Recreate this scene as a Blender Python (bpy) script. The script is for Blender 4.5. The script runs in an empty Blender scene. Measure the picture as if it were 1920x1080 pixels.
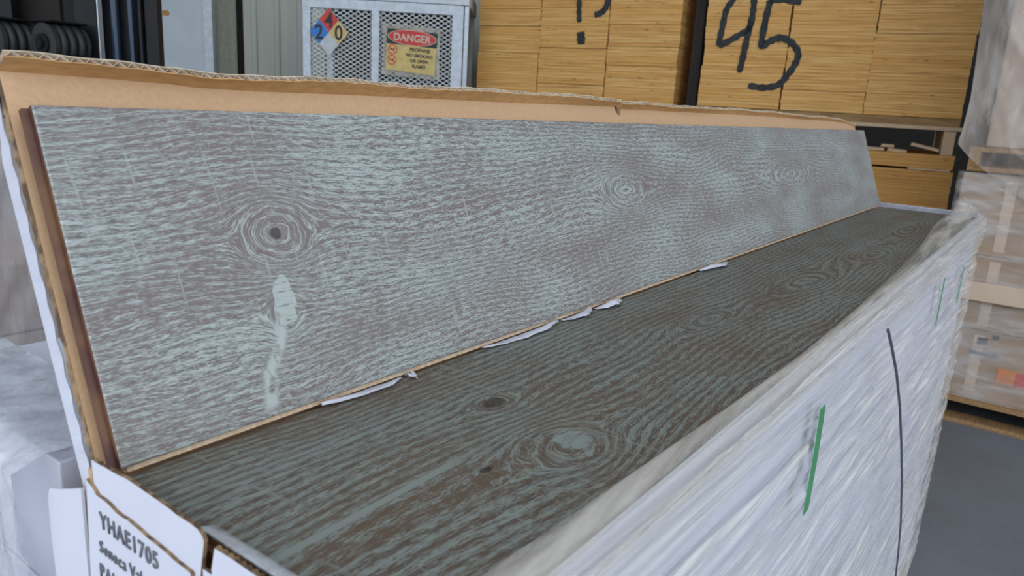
import bpy, bmesh, math, random
import numpy as np
from mathutils import Matrix, Vector

# ------------------------------------------------------------------ camera, sky, exposure
sc = bpy.context.scene
COL = sc.collection
CAM = np.array([-0.1683, -0.3589, 0.1936])
YAW, PITCH, ROLL, FPX = 0.6225, 0.2412, 0.0583, 1400.0
FW = np.array([math.cos(YAW)*math.cos(PITCH), math.sin(YAW)*math.cos(PITCH), -math.sin(PITCH)])
_r = np.array([math.sin(YAW), -math.cos(YAW), 0.0]); _u = np.cross(_r, FW)
RT = _r*math.cos(ROLL) + _u*math.sin(ROLL)
UP = -_r*math.sin(ROLL) + _u*math.cos(ROLL)
cd = bpy.data.cameras.new('camera'); cam = bpy.data.objects.new('camera', cd); COL.objects.link(cam)
cd.sensor_width = 36; cd.lens = FPX/1920*36; cd.clip_start = 0.02; cd.clip_end = 100
cd.dof.use_dof = True; cd.dof.focus_distance = 0.72; cd.dof.aperture_fstop = 15
cam.matrix_world = Matrix(((RT[0], UP[0], -FW[0], CAM[0]), (RT[1], UP[1], -FW[1], CAM[1]),
                           (RT[2], UP[2], -FW[2], CAM[2]), (0, 0, 0, 1)))
sc.camera = cam
w = bpy.data.worlds.new('overcast_sky'); sc.world = w; w.use_nodes = True
w.node_tree.nodes['Background'].inputs[0].default_value = (0.82, 0.90, 1.0, 1)
w.node_tree.nodes['Background'].inputs[1].default_value = 1.0
vs = sc.view_settings
vs.view_transform = 'Standard'; vs.look = 'None'; vs.gamma = 1; vs.use_curve_mapping = False
vs.exposure = 1.12

FLOOR = -1.05
rnd = random.Random(7)

def pix(u, v, p0, n):
    """point where the line of sight of a photo pixel meets the upright plane through p0 with horizontal normal n"""
    d = FW + RT*(u-960)/FPX + UP*(540-v)/FPX
    n = np.array([n[0], n[1], 0.0]); t = ((np.array([p0[0], p0[1], 0.0])-CAM)@n)/(d@n)
    return CAM + d*t

# ------------------------------------------------------------------ materials
def nt(name):
    m = bpy.data.materials.new(name); m.use_nodes = True
    return m, m.node_tree.nodes, m.node_tree.links, m.node_tree.nodes['Principled BSDF']

class NG:
    def __init__(s, N, L): s.N, s.L = N, L
    def put(s, sock, v):
        if hasattr(v, 'is_output'): s.L.new(v, sock)
        else: sock.default_value = v
    def m(s, op, a, b=None, c=None, clamp=False):
        n = s.N.new('ShaderNodeMath'); n.operation = op; n.use_clamp = clamp
        for i, v in enumerate((a, b, c)):
            if v is not None: s.put(n.inputs[i], v)
        return n.outputs[0]
    def comb(s, x, y, z=0.0):
        n = s.N.new('ShaderNodeCombineXYZ')
        for i, v in enumerate((x, y, z)): s.put(n.inputs[i], v)
        return n.outputs[0]
    def sep(s, v):
        n = s.N.new('ShaderNodeSeparateXYZ'); s.L.new(v, n.inputs[0]); return n.outputs
    def noise(s, vec, scale=1.0, detail=2.0, rough=0.5, dist=0.0):
        n = s.N.new('ShaderNodeTexNoise'); s.L.new(vec, n.inputs['Vector'])
        n.inputs['Scale'].default_value = scale; n.inputs['Detail'].default_value = detail
        n.inputs['Roughness'].default_value = rough; n.inputs['Distortion'].default_value = dist
        return n.outputs[0]
    def ss(s, v, lo, hi):
        n = s.N.new('ShaderNodeMapRange'); n.interpolation_type = 'SMOOTHSTEP'
        s.put(n.inputs[0], v); s.put(n.inputs[1], lo); s.put(n.inputs[2], hi)
        return n.outputs[0]
    def mix(s, f, a, b):
        n = s.N.new('ShaderNodeMix'); n.data_type = 'RGBA'; s.put(n.inputs[0], f)
        for i, v in ((6, a), (7, b)):
            if hasattr(v, 'is_output'): s.L.new(v, n.inputs[i])
            else: n.inputs[i].default_value = (*v, 1) if len(v) == 3 else v
        return n.outputs[2]
    def obj(s): return s.N.new('ShaderNodeTexCoord').outputs['Object']
    def rand(s): return s.N.new('ShaderNodeObjectInfo').outputs['Random']

def simple(name, col, rough=0.6, col2=None, scale=30, stretch=(1, 1, 1), metal=0.0, bump=0.0, lo=.35, hi=.65, detail=4, spec=None):
    m, N, L, B = nt(name); g = NG(N, L)
    B.inputs['Roughness'].default_value = rough; B.inputs['Metallic'].default_value = metal
    if spec is not None: B.inputs['Specular IOR Level'].default_value = spec
    if col2 is None: col2 = tuple(c*0.86 for c in col)
    x, y, z = g.sep(g.obj())
    v = g.comb(g.m('MULTIPLY', x, stretch[0]), g.m('MULTIPLY', y, stretch[1]), g.m('MULTIPLY', z, stretch[2]))
    f = g.noise(v, scale, detail)
    L.new(g.mix(g.ss(f, lo, hi), col, col2), B.inputs['Base Color'])
    if bump:
        b = N.new('ShaderNodeBump'); b.inputs['Strength'].default_value = bump; b.inputs['Distance'].default_value = 0.002
        L.new(f, b.inputs['Height']); L.new(b.outputs[0], B.inputs['Normal'])
    return m

def plank_mat(name, knots, dark, patches, stripe, cracks, base, base2, streak, seed, bandk=1300.0, bandw=.030):
    """taupe oak face with pale filled pores; the grain lines are level curves of h that bend round the knots"""
    m, N, L, B = nt(name); g = NG(N, L)
    x, s, z = g.sep(g.obj())
    low = g.noise(g.comb(g.m('MULTIPLY', x, 3.0), g.m('MULTIPLY', s, 9.0), seed), 1.0, 2)
    h = g.m('ADD', s, g.m('MULTIPLY', g.m('SUBTRACT', low, .5), .05))
    def gauss(cx, cs, lx, ls):
        a = g.m('DIVIDE', g.m('SUBTRACT', x, cx), lx); b = g.m('DIVIDE', g.m('SUBTRACT', s, cs), ls)
        r2 = g.m('ADD', g.m('MULTIPLY', a, a), g.m('MULTIPLY', b, b))
        return g.m('POWER', 2.718, g.m('MULTIPLY', r2, -1.0)), r2
    for cx, cs, lx, ls in knots:           # lines part round each knot; closed rings inside it
        a_ = g.m('DIVIDE', g.m('SUBTRACT', x, cx), lx); b_ = g.m('DIVIDE', g.m('SUBTRACT', s, cs), ls)
        r2 = g.m('ADD', g.m('MULTIPLY', a_, a_), g.m('MULTIPLY', b_, b_))
        wgt = g.m('DIVIDE', 1.0, g.m('MAXIMUM', g.m('POWER', r2, 1.15), 1.0))
        h = g.m('SUBTRACT', h, g.m('MULTIPLY', g.m('SUBTRACT', s, cs), wgt))
        h = g.m('MULTIPLY_ADD', g.m('MAXIMUM', g.m('SUBTRACT', 1.0, g.m('SQRT', r2)), 0.0), ls*.8, h)
    jit = g.noise(g.comb(g.m('MULTIPLY', x, 45.0), g.m('MULTIPLY', s, 160.0), seed+11), 1.0, 3)
    h = g.m('MULTIPLY_ADD', g.m('SUBTRACT', jit, .5), .0032, h)
    fine = g.noise(g.comb(g.m('MULTIPLY', x, 100.0), g.m('MULTIPLY', h, 1150.0), seed), 1.0, 3.0, .62, .15)
    finer = g.noise(g.comb(g.m('MULTIPLY', x, 300.0), g.m('MULTIPLY', h, 2200.0), seed+5), 1.0, 3.0, .7, .1)
    band = g.m('SINE', g.m('MULTIPLY', g.m('ADD', h, g.m('MULTIPLY', low, .004)), bandk))
    blot = g.noise(g.comb(g.m('MULTIPLY', x, 7.0), g.m('MULTIPLY', s, 22.0), seed+9), 1.0, 3)
    val = g.m('ADD', g.m('MULTIPLY', fine, .54), g.m('MULTIPLY', finer, .46))
    val = g.m('MULTIPLY_ADD', band, bandw, val)
    val = g.m('MULTIPLY_ADD', g.m('SUBTRACT', blot, .5), .20, val)
    mask = g.ss(val, .43, .60)
    # faint saw marks across the board
    saw = g.noise(g.comb(g.m('MULTIPLY_ADD', s, 14.0, g.m('MULTIPLY', x, 210.0)), g.m('MULTIPLY', s, 16.0), seed+2), 1.0, 1.0)
    mask = g.m('MAXIMUM', mask, g.m('MULTIPLY', g.ss(saw, .66, .74), .55))
    for cx, cs, lx, ls in patches:        # pale filler in open knots
        e, r2 = gauss(cx, cs, lx, ls)
        nz = g.noise(g.comb(g.m('MULTIPLY', x, 120.0), g.m('MULTIPLY', s, 120.0), seed+3), 1.0, 3)
        rr = g.m('MULTIPLY_ADD', nz, 2.2, g.m('SUBTRACT', r2, 1.1))
        inn = g.m('SUBTRACT', 1.0, g.ss(rr, .8, 1.05))
        tex = g.noise(g.comb(g.m('MULTIPLY', x, 90.0), g.m('MULTIPLY', s, 700.0), seed+4), 1.0, 2)
        mask = g.m('MAXIMUM', mask, g.m('MULTIPLY', inn, g.ss(tex, .25, .5)))
    for cx, x0, s0, s1, wd in cracks:     # wandering pale crack from s0 to s1
        wob = g.noise(g.comb(g.m('MULTIPLY', s, 60.0), 0.0, seed+6), 1.0, 3)
        cc = g.m('MULTIPLY_ADD', g.m('SUBTRACT', wob, .5), .02, g.m('MULTIPLY_ADD', g.m('SUBTRACT', s, s0), x0, cx))
        d = g.m('ABSOLUTE', g.m('SUBTRACT', x, cc))
        on = g.m('MULTIPLY', g.m('SUBTRACT', 1.0, g.ss(d, wd*.3, wd)), g.m('MULTIPLY', g.ss(s, s0-.004, s0+.004), g.m('SUBTRACT', 1.0, g.ss(s, s1-.004, s1+.004))))
        wear = g.noise(g.comb(g.m('MULTIPLY', x, 150.0), g.m('MULTIPLY', s, 90.0), seed+8), 1.0, 3)
        mask = g.m('MAXIMUM', mask, g.m('MULTIPLY', on, g.ss(wear, .30, .50)))
    for x0, x1, s0, sl, wd in stripe:     # straight pale ray along the grain
        d = g.m('ABSOLUTE', g.m('SUBTRACT', s, g.m('MULTIPLY_ADD', x, sl, s0)))
        on = g.m('MULTIPLY', g.m('SUBTRACT', 1.0, g.ss(d, wd*.7, wd)), g.m('MULTIPLY', g.ss(x, x0, x0+.004), g.m('SUBTRACT', 1.0, g.ss(x, x1-.05, x1))))
        mask = g.m('MULTIPLY_ADD', on, g.m('SUBTRACT', .92, mask), mask)
    bcol = g.mix(g.ss(blot, .35, .7), base, base2)
    for cx, cs, lx, ls in dark:           # dark knot hearts
        e, r2 = gauss(cx, cs, lx, ls)
        nz = g.noise(g.comb(g.m('MULTIPLY', x, 200.0), g.m('MULTIPLY', s, 200.0), seed+7), 1.0, 3)
        inn = g.m('SUBTRACT', 1.0, g.ss(g.m('MULTIPLY_ADD', nz, 1.2, g.m('SUBTRACT', r2, .6)), .3, 1.3))
        bcol = g.mix(inn, bcol, tuple(c*.34 for c in base)); mask = g.m('MULTIPLY', mask, g.m('MULTIPLY_ADD', inn, -.8, 1.0))
    L.new(g.mix(mask, bcol, streak), B.inputs['Base Color'])
    B.inputs['Roughness'].default_value = .5; B.inputs['Specular IOR Level'].default_value = .35
    b = N.new('ShaderNodeBump'); b.inputs['Strength'].default_value = .35; b.inputs['Distance'].default_value = .0006; b.invert = True
    L.new(mask, b.inputs['Height']); L.new(b.outputs[0], B.inputs['Normal'])
    return m

def film_mat(name, tint, a_lo, a_hi, stretch, rough=.22, seed=0.0, scale=1.0):
    """clear stretch film: hazy where layers and creases pile up, clear between"""
    m, N, L, B = nt(name); g = NG(N, L)
    x, y, z = g.sep(g.obj())
    v = g.comb(g.m('MULTIPLY', x, stretch[0]), g.m('MULTIPLY', y, stretch[1]), g.m('MULTIPLY', g.m('ADD', z, g.m('MULTIPLY', x, stretch[3] if len(stretch) > 3 else 0.0)), stretch[2]))
    n1 = g.noise(v, scale, 5, .6, .4)
    a = g.m('MULTIPLY_ADD', g.ss(n1, .35, .72), a_hi-a_lo, a_lo)
    L.new(a, B.inputs['Alpha']); B.inputs['Base Color'].default_value = (*tint, 1)
    B.inputs['Roughness'].default_value = rough; B.inputs['Specular IOR Level'].default_value = .7
    b = N.new('ShaderNodeBump'); b.inputs['Strength'].default_value = .5; b.inputs['Distance'].default_value = .004
    L.new(n1, b.inputs['Height']); L.new(b.outputs[0], B.inputs['Normal'])
    return m

def ply_mat(name, c1, c2, c3):
    m, N, L, B = nt(name); g = NG(N, L)
    x, y, z = g.sep(g.obj()); r = g.rand()
    off = g.m('MULTIPLY', r, 37.0)
    f = g.noise(g.comb(g.m('ADD', g.m('MULTIPLY', x, 3.0), off), g.m('MULTIPLY', y, 3.0), g.m('MULTIPLY_ADD', z, 330.0, off)), 1.0, 3, .6)
    k = g.noise(g.comb(g.m('ADD', g.m('MULTIPLY', x, 14.0), off), y, g.m('MULTIPLY_ADD', z, 60.0, off)), 1.0, 3)
    c = g.mix(r, c1, c2); c = g.mix(g.ss(f, .45, .62), c, c3)
    c = g.mix(g.m('MULTIPLY', g.ss(k, .62, .74), .8), c, (.16, .06, .02))
    L.new(c, B.inputs['Base Color']); B.inputs['Roughness'].default_value = .7
    return m

M = {}
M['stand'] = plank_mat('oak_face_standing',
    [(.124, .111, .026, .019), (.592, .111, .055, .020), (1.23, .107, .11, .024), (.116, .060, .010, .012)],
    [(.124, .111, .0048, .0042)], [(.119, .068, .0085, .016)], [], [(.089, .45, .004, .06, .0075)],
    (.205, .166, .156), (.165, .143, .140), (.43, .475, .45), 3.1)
M['lie'] = plank_mat('oak_face_lying_shaded',
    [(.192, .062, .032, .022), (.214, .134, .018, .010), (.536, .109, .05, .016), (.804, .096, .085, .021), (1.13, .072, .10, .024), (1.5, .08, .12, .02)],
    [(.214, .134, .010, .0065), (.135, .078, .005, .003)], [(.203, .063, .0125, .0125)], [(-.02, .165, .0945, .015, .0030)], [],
    (.122, .086, .060), (.090, .068, .053), (.235, .262, .236), 8.7, 820.0, .045)  # browner board, with the shade on it also darkened into the colours
M['edge'] = simple('raw_oak_edge', (.80, .60, .42), .6, (.66, .47, .30), 60, (4, 1, 1))
M['endcut'] = simple('stained_end', (.16, .075, .035), .45, (.085, .03, .025), 40, (1, 1, 3))
M['kraft'] = simple('kraft_cardboard_inside', (.62, .395, .225), .85, (.58, .365, .205), 300, bump=.03)
M['kraft_strip'] = simple('kraft_fold', (.68, .385, .155), .8, (.58, .32, .12), 90, (1, 3, 3), bump=.05)
M['flute'] = simple('corrugated_flute', (.76, .65, .50), .85, (.62, .50, .37), 120)
M['torn'] = simple('torn_cardboard', (.34, .22, .12), .9, (.10, .06, .035), 160, (1, 1, .6), bump=.6)
M['white_card'] = simple('white_coated_card', (.68, .69, .78), .5, (.65, .66, .75), 12)
M['ink'] = simple('grey_ink', (.14, .145, .16), .7)
M['paper'] = simple('white_tissue', (.60, .60, .66), .7, (.50, .50, .57), 50)
M['film'] = film_mat('stretch_film_front', (.86, .83, .79), .12, .82, (2.5, 10.0, 110.0, .04))
M['film_lip'] = film_mat('stretch_film_rolled', (.74, .69, .62), .18, .66, (4.0, 60.0, 60.0), .18)
M['film_end'] = film_mat('stretch_film_end', (.66, .68, .74), .35, .85, (30.0, 18.0, 14.0))
M['film_far'] = film_mat('stretch_film_background', (.74, .71, .70), .10, .55, (3.0, 3.0, 16.0, .8))
M['film_drape'] = film_mat('loose_plastic_drape', (.78, .68, .59), .20, .58, (9.0, 9.0, 2.5, .3))
M['film_grey'] = film_mat('stretch_film_grey', (.52, .51, .53), .30, .72, (26.0, 6.0, 5.0, .5))
M['strap'] = simple('green_strap', (.08, .33, .14), .4)
M['cord'] = simple('dark_cord', (.10, .09, .12), .6)
M['ply'] = ply_mat('plywood_edges', (.80, .425, .115), (.90, .56, .20), (.56, .255, .06))
M['ply2'] = ply_mat('plywood_edges_low', (.68, .34, .085), (.76, .42, .12), (.54, .25, .06))
M['lumber'] = simple('pale_lumber', (.72, .53, .35), .75, (.60, .41, .25), 14, (8, 1, 8))
M['pallet'] = simple('pallet_wood', (.40, .24, .10), .8, (.28, .16, .07), 14, (1, 8, 8))
M['post'] = simple('gap_shade_dark', (.030, .021, .015), .8, (.02, .014, .011), 10, (6, 6, .5))  # near-black brown for the upright that deepens the stack gap
M['spray'] = simple('black_spray_paint', (.022, .026, .028), .8, (.045, .05, .05), 60)
M['cage'] = simple('white_painted_steel', (.72, .78, .84), .45)
M['wire'] = simple('galvanised_mesh', (.80, .84, .84), .5)
M['galv'] = simple('galvanised_post', (.45, .50, .54), .35, metal=.6)
M['tank'] = simple('blue_grey_cylinder', (.10, .15, .22), .4)
M['red'] = simple('sign_red', (.72, .035, .03), .4)
M['blue'] = simple('sign_blue', (.015, .22, .66), .4)
M['yellow'] = simple('sign_yellow', (.75, .56, .20), .4)
M['swhite'] = simple('sign_white', (.62, .66, .68), .4)
M['black'] = simple('sign_black', (.02, .02, .022), .5)
M['cream'] = simple('sign_cream', (.72, .62, .45), .5)
M['lam'] = film_mat('laminate_pouch', (.62, .58, .48), .35, .75, (20.0, 20.0, 20.0), .15)
M['mast'] = simple('dark_mast_steel', (.008, .009, .011), .45, (.012, .011, .011), 20, spec=.2)
M['mastblue'] = simple('sky_tinted_rod', (.012, .030, .060), .3, metal=.0)  # blue sky reflection painted into the rod colour
M['mastbrown'] = simple('brown_plate', (.020, .015, .013), .6, spec=.2)
M['rubber'] = simple('black_hose', (.032, .034, .034), .5, spec=.3)
M['bright'] = simple('pale_rail_edge', (.55, .60, .62), .35, metal=.3)  # thin pale strip along the mast rail edge
M['siding'] = simple('cream_siding', (.50, .51, .44), .6, (.46, .47, .41), 4, (6, 6, .4))
M['door'] = simple('white_steel_door', (.60, .66, .70), .5, (.56, .62, .67), 6)
M['doortrim'] = simple('olive_trim', (.27, .27, .20), .6)
M['rust'] = simple('rust_stain', (.55, .27, .06), .8)
M['darkwall'] = simple('shade_dark_panel', (.045, .04, .035), .8)  # dark tone painted in for shade of the gaps and cage interior
M['roof'] = simple('roof_deck', (.22, .22, .22), .8)
M['carton'] = simple('brown_carton', (.42, .28, .17), .85, (.36, .235, .14), 8)
M['carton2'] = simple('pale_carton', (.56, .44, .36), .85, (.46, .34, .26), 8)
M['orange'] = simple('orange_print', (.70, .22, .04), .6)
M['redprint'] = simple('red_print', (.60, .07, .05), .6)
M['blueprint'] = simple('blue_grey_print', (.12, .16, .24), .6)
M['tape'] = simple('tan_tape', (.66, .50, .37), .5, (.62, .46, .33), 10)
def floor_mat():
    m, N, L, B = nt('concrete'); g = NG(N, L); o = g.obj()
    a = g.noise(o, 1.3, 6, .6); b = g.noise(o, 70, 4, .7)
    c = g.mix(g.ss(a, .3, .7), (.215, .240, .275), (.160, .172, .190))
    c = g.mix(g.m('MULTIPLY', g.ss(b, .45, .7), .3), c, (.26, .27, .28))
    L.new(c, B.inputs['Base Color']); B.inputs['Roughness'].default_value = .55
    return m
M['floor'] = floor_mat()

# ------------------------------------------------------------------ building helpers
MAT = {}
def tag(o, label, cat, group=None, kind=None):
    o['label'] = label; o['category'] = cat
    if group: o['group'] = group
    if kind: o['kind'] = kind
    return o
def thing(name, label, cat, loc, rotz=0.0, group=None):
    o = bpy.data.objects.new(name, None); COL.objects.link(o); o.empty_display_size = .05
    o.location = loc; o.rotation_euler = (0, 0, rotz)
    MAT[o.name] = Matrix.Translation(loc) @ Matrix.Rotation(rotz, 4, 'Z')
    return tag(o, label, cat, group)
class MB:
    """collects shapes for ONE mesh object"""
    def __init__(s): s.v = []; s.f = []; s.mi = []
    def add(s, verts, faces, mi=0):
        b = len(s.v); s.v += [tuple(p) for p in verts]; s.f += [tuple(i+b for i in f) for f in faces]; s.mi += [mi]*len(faces) if isinstance(mi, int) else list(mi)
        return s
    def box(s, x0, x1, y0, y1, z0, z1, mi=0, T=None):
        v = [(x, y, z) for z in (z0, z1) for y in (y0, y1) for x in (x0, x1)]
        if T is not None: v = [tuple(T @ Vector(p)) for p in v]
        return s.add(v, [(0, 2, 3, 1), (4, 5, 7, 6), (0, 1, 5, 4), (2, 6, 7, 3), (0, 4, 6, 2), (1, 3, 7, 5)], mi)
    def cyl(s, p0, p1, r, n=16, mi=0, r1=None):
        p0, p1 = Vector(p0), Vector(p1); d = (p1-p0).normalized()
        a = d.orthogonal().normalized(); b = d.cross(a); r1 = r if r1 is None else r1
        v = []
        for k in range(n):
            t = 2*math.pi*k/n; e = a*math.cos(t)+b*math.sin(t); v += [p0+e*r, p1+e*r1]
        f = [(2*k, 2*((k+1) % n), 2*((k+1) % n)+1, 2*k+1) for k in range(n)]
        f += [tuple(2*k for k in range(n))[::-1], tuple(2*k+1 for k in range(n))]
        return s.add(v, f, mi)
    def tube(s, pts, r, n=8, mi=0):
        P = [Vector(p) for p in pts]; v = []; f = []
        ref = Vector((0.3, 0.2, 0.93))
        for i, p in enumerate(P):
            d = (P[min(i+1, len(P)-1)]-P[max(i-1, 0)]).normalized(); a = d.cross(ref).normalized(); b = d.cross(a)
            for k in range(n): t = 2*math.pi*k/n; v.append(p+(a*math.cos(t)+b*math.sin(t))*r)
        for i in range(len(P)-1):
            for k in range(n): f.append((i*n+k, i*n+(k+1) % n, (i+1)*n+(k+1) % n, (i+1)*n+k))
        f += [tuple(range(n))[::-1], tuple((len(P)-1)*n+k for k in range(n))]
        return s.add(v, f, mi)
    def prism(s, poly, ax, t0, t1, mi=0):
        """polygon given in the two axes other than ax, swept along ax"""
        def P(p, t):
            q = list(p); q.insert(ax, t); return tuple(q)
        n = len(poly); v = [P(p, t0) for p in poly]+[P(p, t1) for p in poly]
        f = [tuple(range(n))[::-1], tuple(range(n, 2*n))]+[(i, (i+1) % n, (i+1) % n+n, i+n) for i in range(n)]
        return s.add(v, f, mi)
    def grid(s, P, mi=0):
        nu, nv = P.shape[:2]; b = len(s.v)
        s.v += [tuple(p) for p in P.reshape(-1, 3)]
        fs = [(b+i*nv+j, b+(i+1)*nv+j, b+(i+1)*nv+j+1, b+i*nv+j+1) for i in range(nu-1) for j in range(nv-1)]
        s.f += fs; s.mi += [mi]*len(fs); return s
    def build(s, name, mats, parent=None, local=False, smooth=False, bevel=0, normals=True):
        if not isinstance(mats, (list, tuple)): mats = [mats]
        me = bpy.data.meshes.new(name)
        v = s.v
        if parent is not None and not local:
            I = MAT[parent.name].inverted(); v = [tuple(I @ Vector(p)) for p in v]
        me.from_pydata(v, [], s.f)
        for m in mats: me.materials.append(m)
        me.polygons.foreach_set('material_index', s.mi)
        if normals:
            bm = bmesh.new(); bm.from_mesh(me); bmesh.ops.recalc_face_normals(bm, faces=bm.faces[:]); bm.to_mesh(me); bm.free()
        if smooth: me.polygons.foreach_set('use_smooth', [True]*len(me.polygons))
        me.update()
        o = bpy.data.objects.new(name, me); COL.objects.link(o)
        if parent is not None:
            o.parent = parent; MAT[o.name] = MAT[parent.name]
        if bevel:
            md = o.modifiers.new('bevel', 'BEVEL'); md.width = bevel; md.segments = 2; md.limit_method = 'ANGLE'
        return o
def struct(o): o['kind'] = 'structure'; return o
def text(name, body, size, mat, parent, T, bold=0.0, align='LEFT', extr=.0004, squeeze=1.0, space=1.0):
    c = bpy.data.curves.new('t', 'FONT'); c.body = body; c.size = size; c.extrude = extr; c.offset = bold; c.align_x = align; c.resolution_u = 3; c.space_character = space
    tmp = bpy.data.objects.new('t', c); COL.objects.link(tmp)
    me = bpy.data.meshes.new_from_object(tmp.evaluated_get(bpy.context.evaluated_depsgraph_get()))
    bpy.data.objects.remove(tmp); bpy.data.curves.remove(c)
    me.transform(T @ Matrix.Diagonal((squeeze, 1, 1, 1))); me.materials.clear(); me.materials.append(mat); me.name = name
    o = bpy.data.objects.new(name, me); COL.objects.link(o); o.parent = parent; return o
def ridges(U, V, seed, n, lam, stretch, slope, amp):
    """creased-film relief: sharp folded waves, long along U and short along V"""
    r = np.random.RandomState(seed); D = np.zeros_like(U)
    for _ in range(n):
        L = lam[0]*(lam[1]/lam[0])**r.rand(); ph = r.rand()*6.28
        k = 6.283/L; kx = 6.283/(L*stretch)*(r.rand()-.5)*2
        w = np.sin(k*(V+slope*(1+.5*(r.rand()-.5))*U)+kx*U+ph+1.2*np.sin(kx*.7*U+ph*3))
        env = .5+.5*np.sin(6.283*U/(.15+.8*r.rand())+r.rand()*6.28+V*9*(r.rand()-.5))
        D += amp*(L/lam[1])**.8*(1-np.abs(w))*env
    return D/math.sqrt(n)

# ------------------------------------------------------------------ the building (aligned with R to the right, F straight ahead)
F2 = np.array([FW[0], FW[1]])/math.hypot(FW[0], FW[1]); R2 = np.array([F2[1], -F2[0]])
RZ = math.atan2(R2[1], R2[0])
def G(a, b, z=0.0): p = CAM[:2]+R2*a+F2*b; return (p[0], p[1], z)
def ab(u, v, b):
    p = pix(u, v, G(0, b)[:2], F2); return float((p[:2]-CAM[:2])@R2), float(p[2])
TG = Matrix.Translation(G(0, 0, 0)) @ Matrix.Rotation(RZ, 4, 'Z')   # (a, b, z) to world
struct(MB().box(-14, 14, -14, 10, FLOOR-.2, FLOOR, T=TG).build('floor', M['floor']))
struct(MB().box(-7, 7, -.6, 8.6, 4.2, 4.3, T=TG).build('ceiling', M['roof']))
struct(MB().box(-7.2, -7, -.6, 8.6, FLOOR, 4.2, T=TG).build('wall_left', M['siding']))
struct(MB().box(7, 7.2, -.6, 8.6, FLOOR, 4.2, T=TG).build('wall_right', M['darkwall']))
wb = struct(MB().box(-.1, 7, 8.4, 8.6, FLOOR, 4.2, T=TG).build('wall_back', M['darkwall']))
# pale ribbed partition with a white door at its left
B0 = 6.5
wp = MB().box(-2.35, -.1, B0, B0+.12, FLOOR, 4.2, T=TG)
a = -2.35+.09
while a < -.15:
    wp.prism([(a-.03, B0), (a-.018, B0-.014), (a+.018, B0-.014), (a+.03, B0)], 2, FLOOR, 4.2); a += .19
nv = len(wp.v)
vv = wp.v[8:]; wp.v = wp.v[:8]+[tuple(TG @ Vector(p)) for p in vv]
struct(wp.build('wall_partition', M['siding']))
struct(MB().box(-7, -2.35, B0+.35, B0+.45, FLOOR, 4.2, T=TG).build('wall_recess', M['darkwall']))
d1 = struct(MB().box(-3.75, -2.66, B0, B0+.06, FLOOR+.01, 2.3, T=TG).build('door_1', M['door']))
x0, z0 = ab(311, 24, B0)
st = MB(); st.prism([(x0-.03, z0-.02), (x0+.02, z0-.025), (x0+.035, z0), (x0+.01, z0+.022), (x0-.025, z0+.018)], 1, B0-.002, B0+.001)
st.v = [tuple(TG @ Vector(p)) for p in st.v]; st.build('rust_spot', M['rust'])
bpy.data.objects['rust_spot'].parent = d1
struct(MB().box(-2.66, -2.59, B0-.05, B0+.1, FLOOR, 2.5, T=TG).build('trim_1', M['cage']))
struct(MB().box(-2.59, -2.46, B0+.02, B0+.14, FLOOR, 2.5, T=TG).build('trim_2', M['doortrim']))

# ------------------------------------------------------------------ pallet of cartons under the open box
X0, X1, Y0, Y1 = -.012, 1.95, -.213, .30
LH = (.93-.115)/7
def add_pallet(name, label, x0, x1, y0, y1, z0, z1, along='x', nb=7, mat='pallet'):
    t = thing(name, label, 'pallet', ((x0+x1)/2, (y0+y1)/2, z0)); h = z1-z0
    L0, L1, W0, W1 = (x0, x1, y0, y1) if along == 'x' else (y0, y1, x0, x1)
    def bx(l0, l1, w0, w1, a, b, nm):
        m = MB(); m.box(l0, l1, w0, w1, a, b) if along == 'x' else m.box(w0, w1, l0, l1, a, b)
        m.build(nm, M[mat], t, bevel=.002)
    for k in range(3):                                   # stringers run along L
        c = W0+.02+(W1-W0-.04)*k/2; bx(L0, L1, c-.02, c+.02, z0+.02, z1-.02, 'stringer')
    for k in range(nb):
        c = L0+.05+(L1-L0-.1)*k/(nb-1); bx(c-.05, c+.05, W0, W1, z1-.02, z1, 'deck_board')
    for k in range(3):
        c = L0+.05+(L1-L0-.1)*k/2; bx(c-.05, c+.05, W0, W1, z0, z0+.02, 'base_board')
    return t
add_pallet('pallet', 'wooden pallet under the film-wrapped white cartons', X0, X1, Y0, Y1, FLOOR, FLOOR+.12)
def carton(label, x0, x1, y0, y1, z0, z1, group):
    t = thing('flooring_carton', label, 'carton', ((x0+x1)/2, (y0+y1)/2, z0), group=group)
    MB().box(x0, x1, y0, y1, z0, z1).build('carton_body', M['white_card'], t, bevel=.0012)
    MB().box(x0-.0006, x1+.0006, y0-.0008, y0, z0+.05, z0+.052).build('flap_seam', M['paper'], t)
    return t
ORD = ['directly', 'second', 'third', 'fourth', 'fifth', 'sixth', 'seventh', 'eighth']
for k in range(7):
    z = FLOOR+.12+k*LH; n = 6-k
    carton('white flooring carton under front film, %s below the open box' % ORD[n], X0+.004*rnd.random(), X1-.008*rnd.random(), Y0+.0024+.001*rnd.random(), .066, z, z+LH-.0004, 'cartons in the wrapped pile')
for k in range(8):
    z = FLOOR+.12+k*LH; n = 7-k
    carton('white flooring carton behind the printed box end, %s in its row' % ('topmost' if n == 0 else ORD[n]+' from the top'), X0+.01+.004*rnd.random(), X1-.008*rnd.random(), .073, .30, z, z+LH-.0015-(.02 if k == 7 else 0), 'cartons in the row behind')

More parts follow.
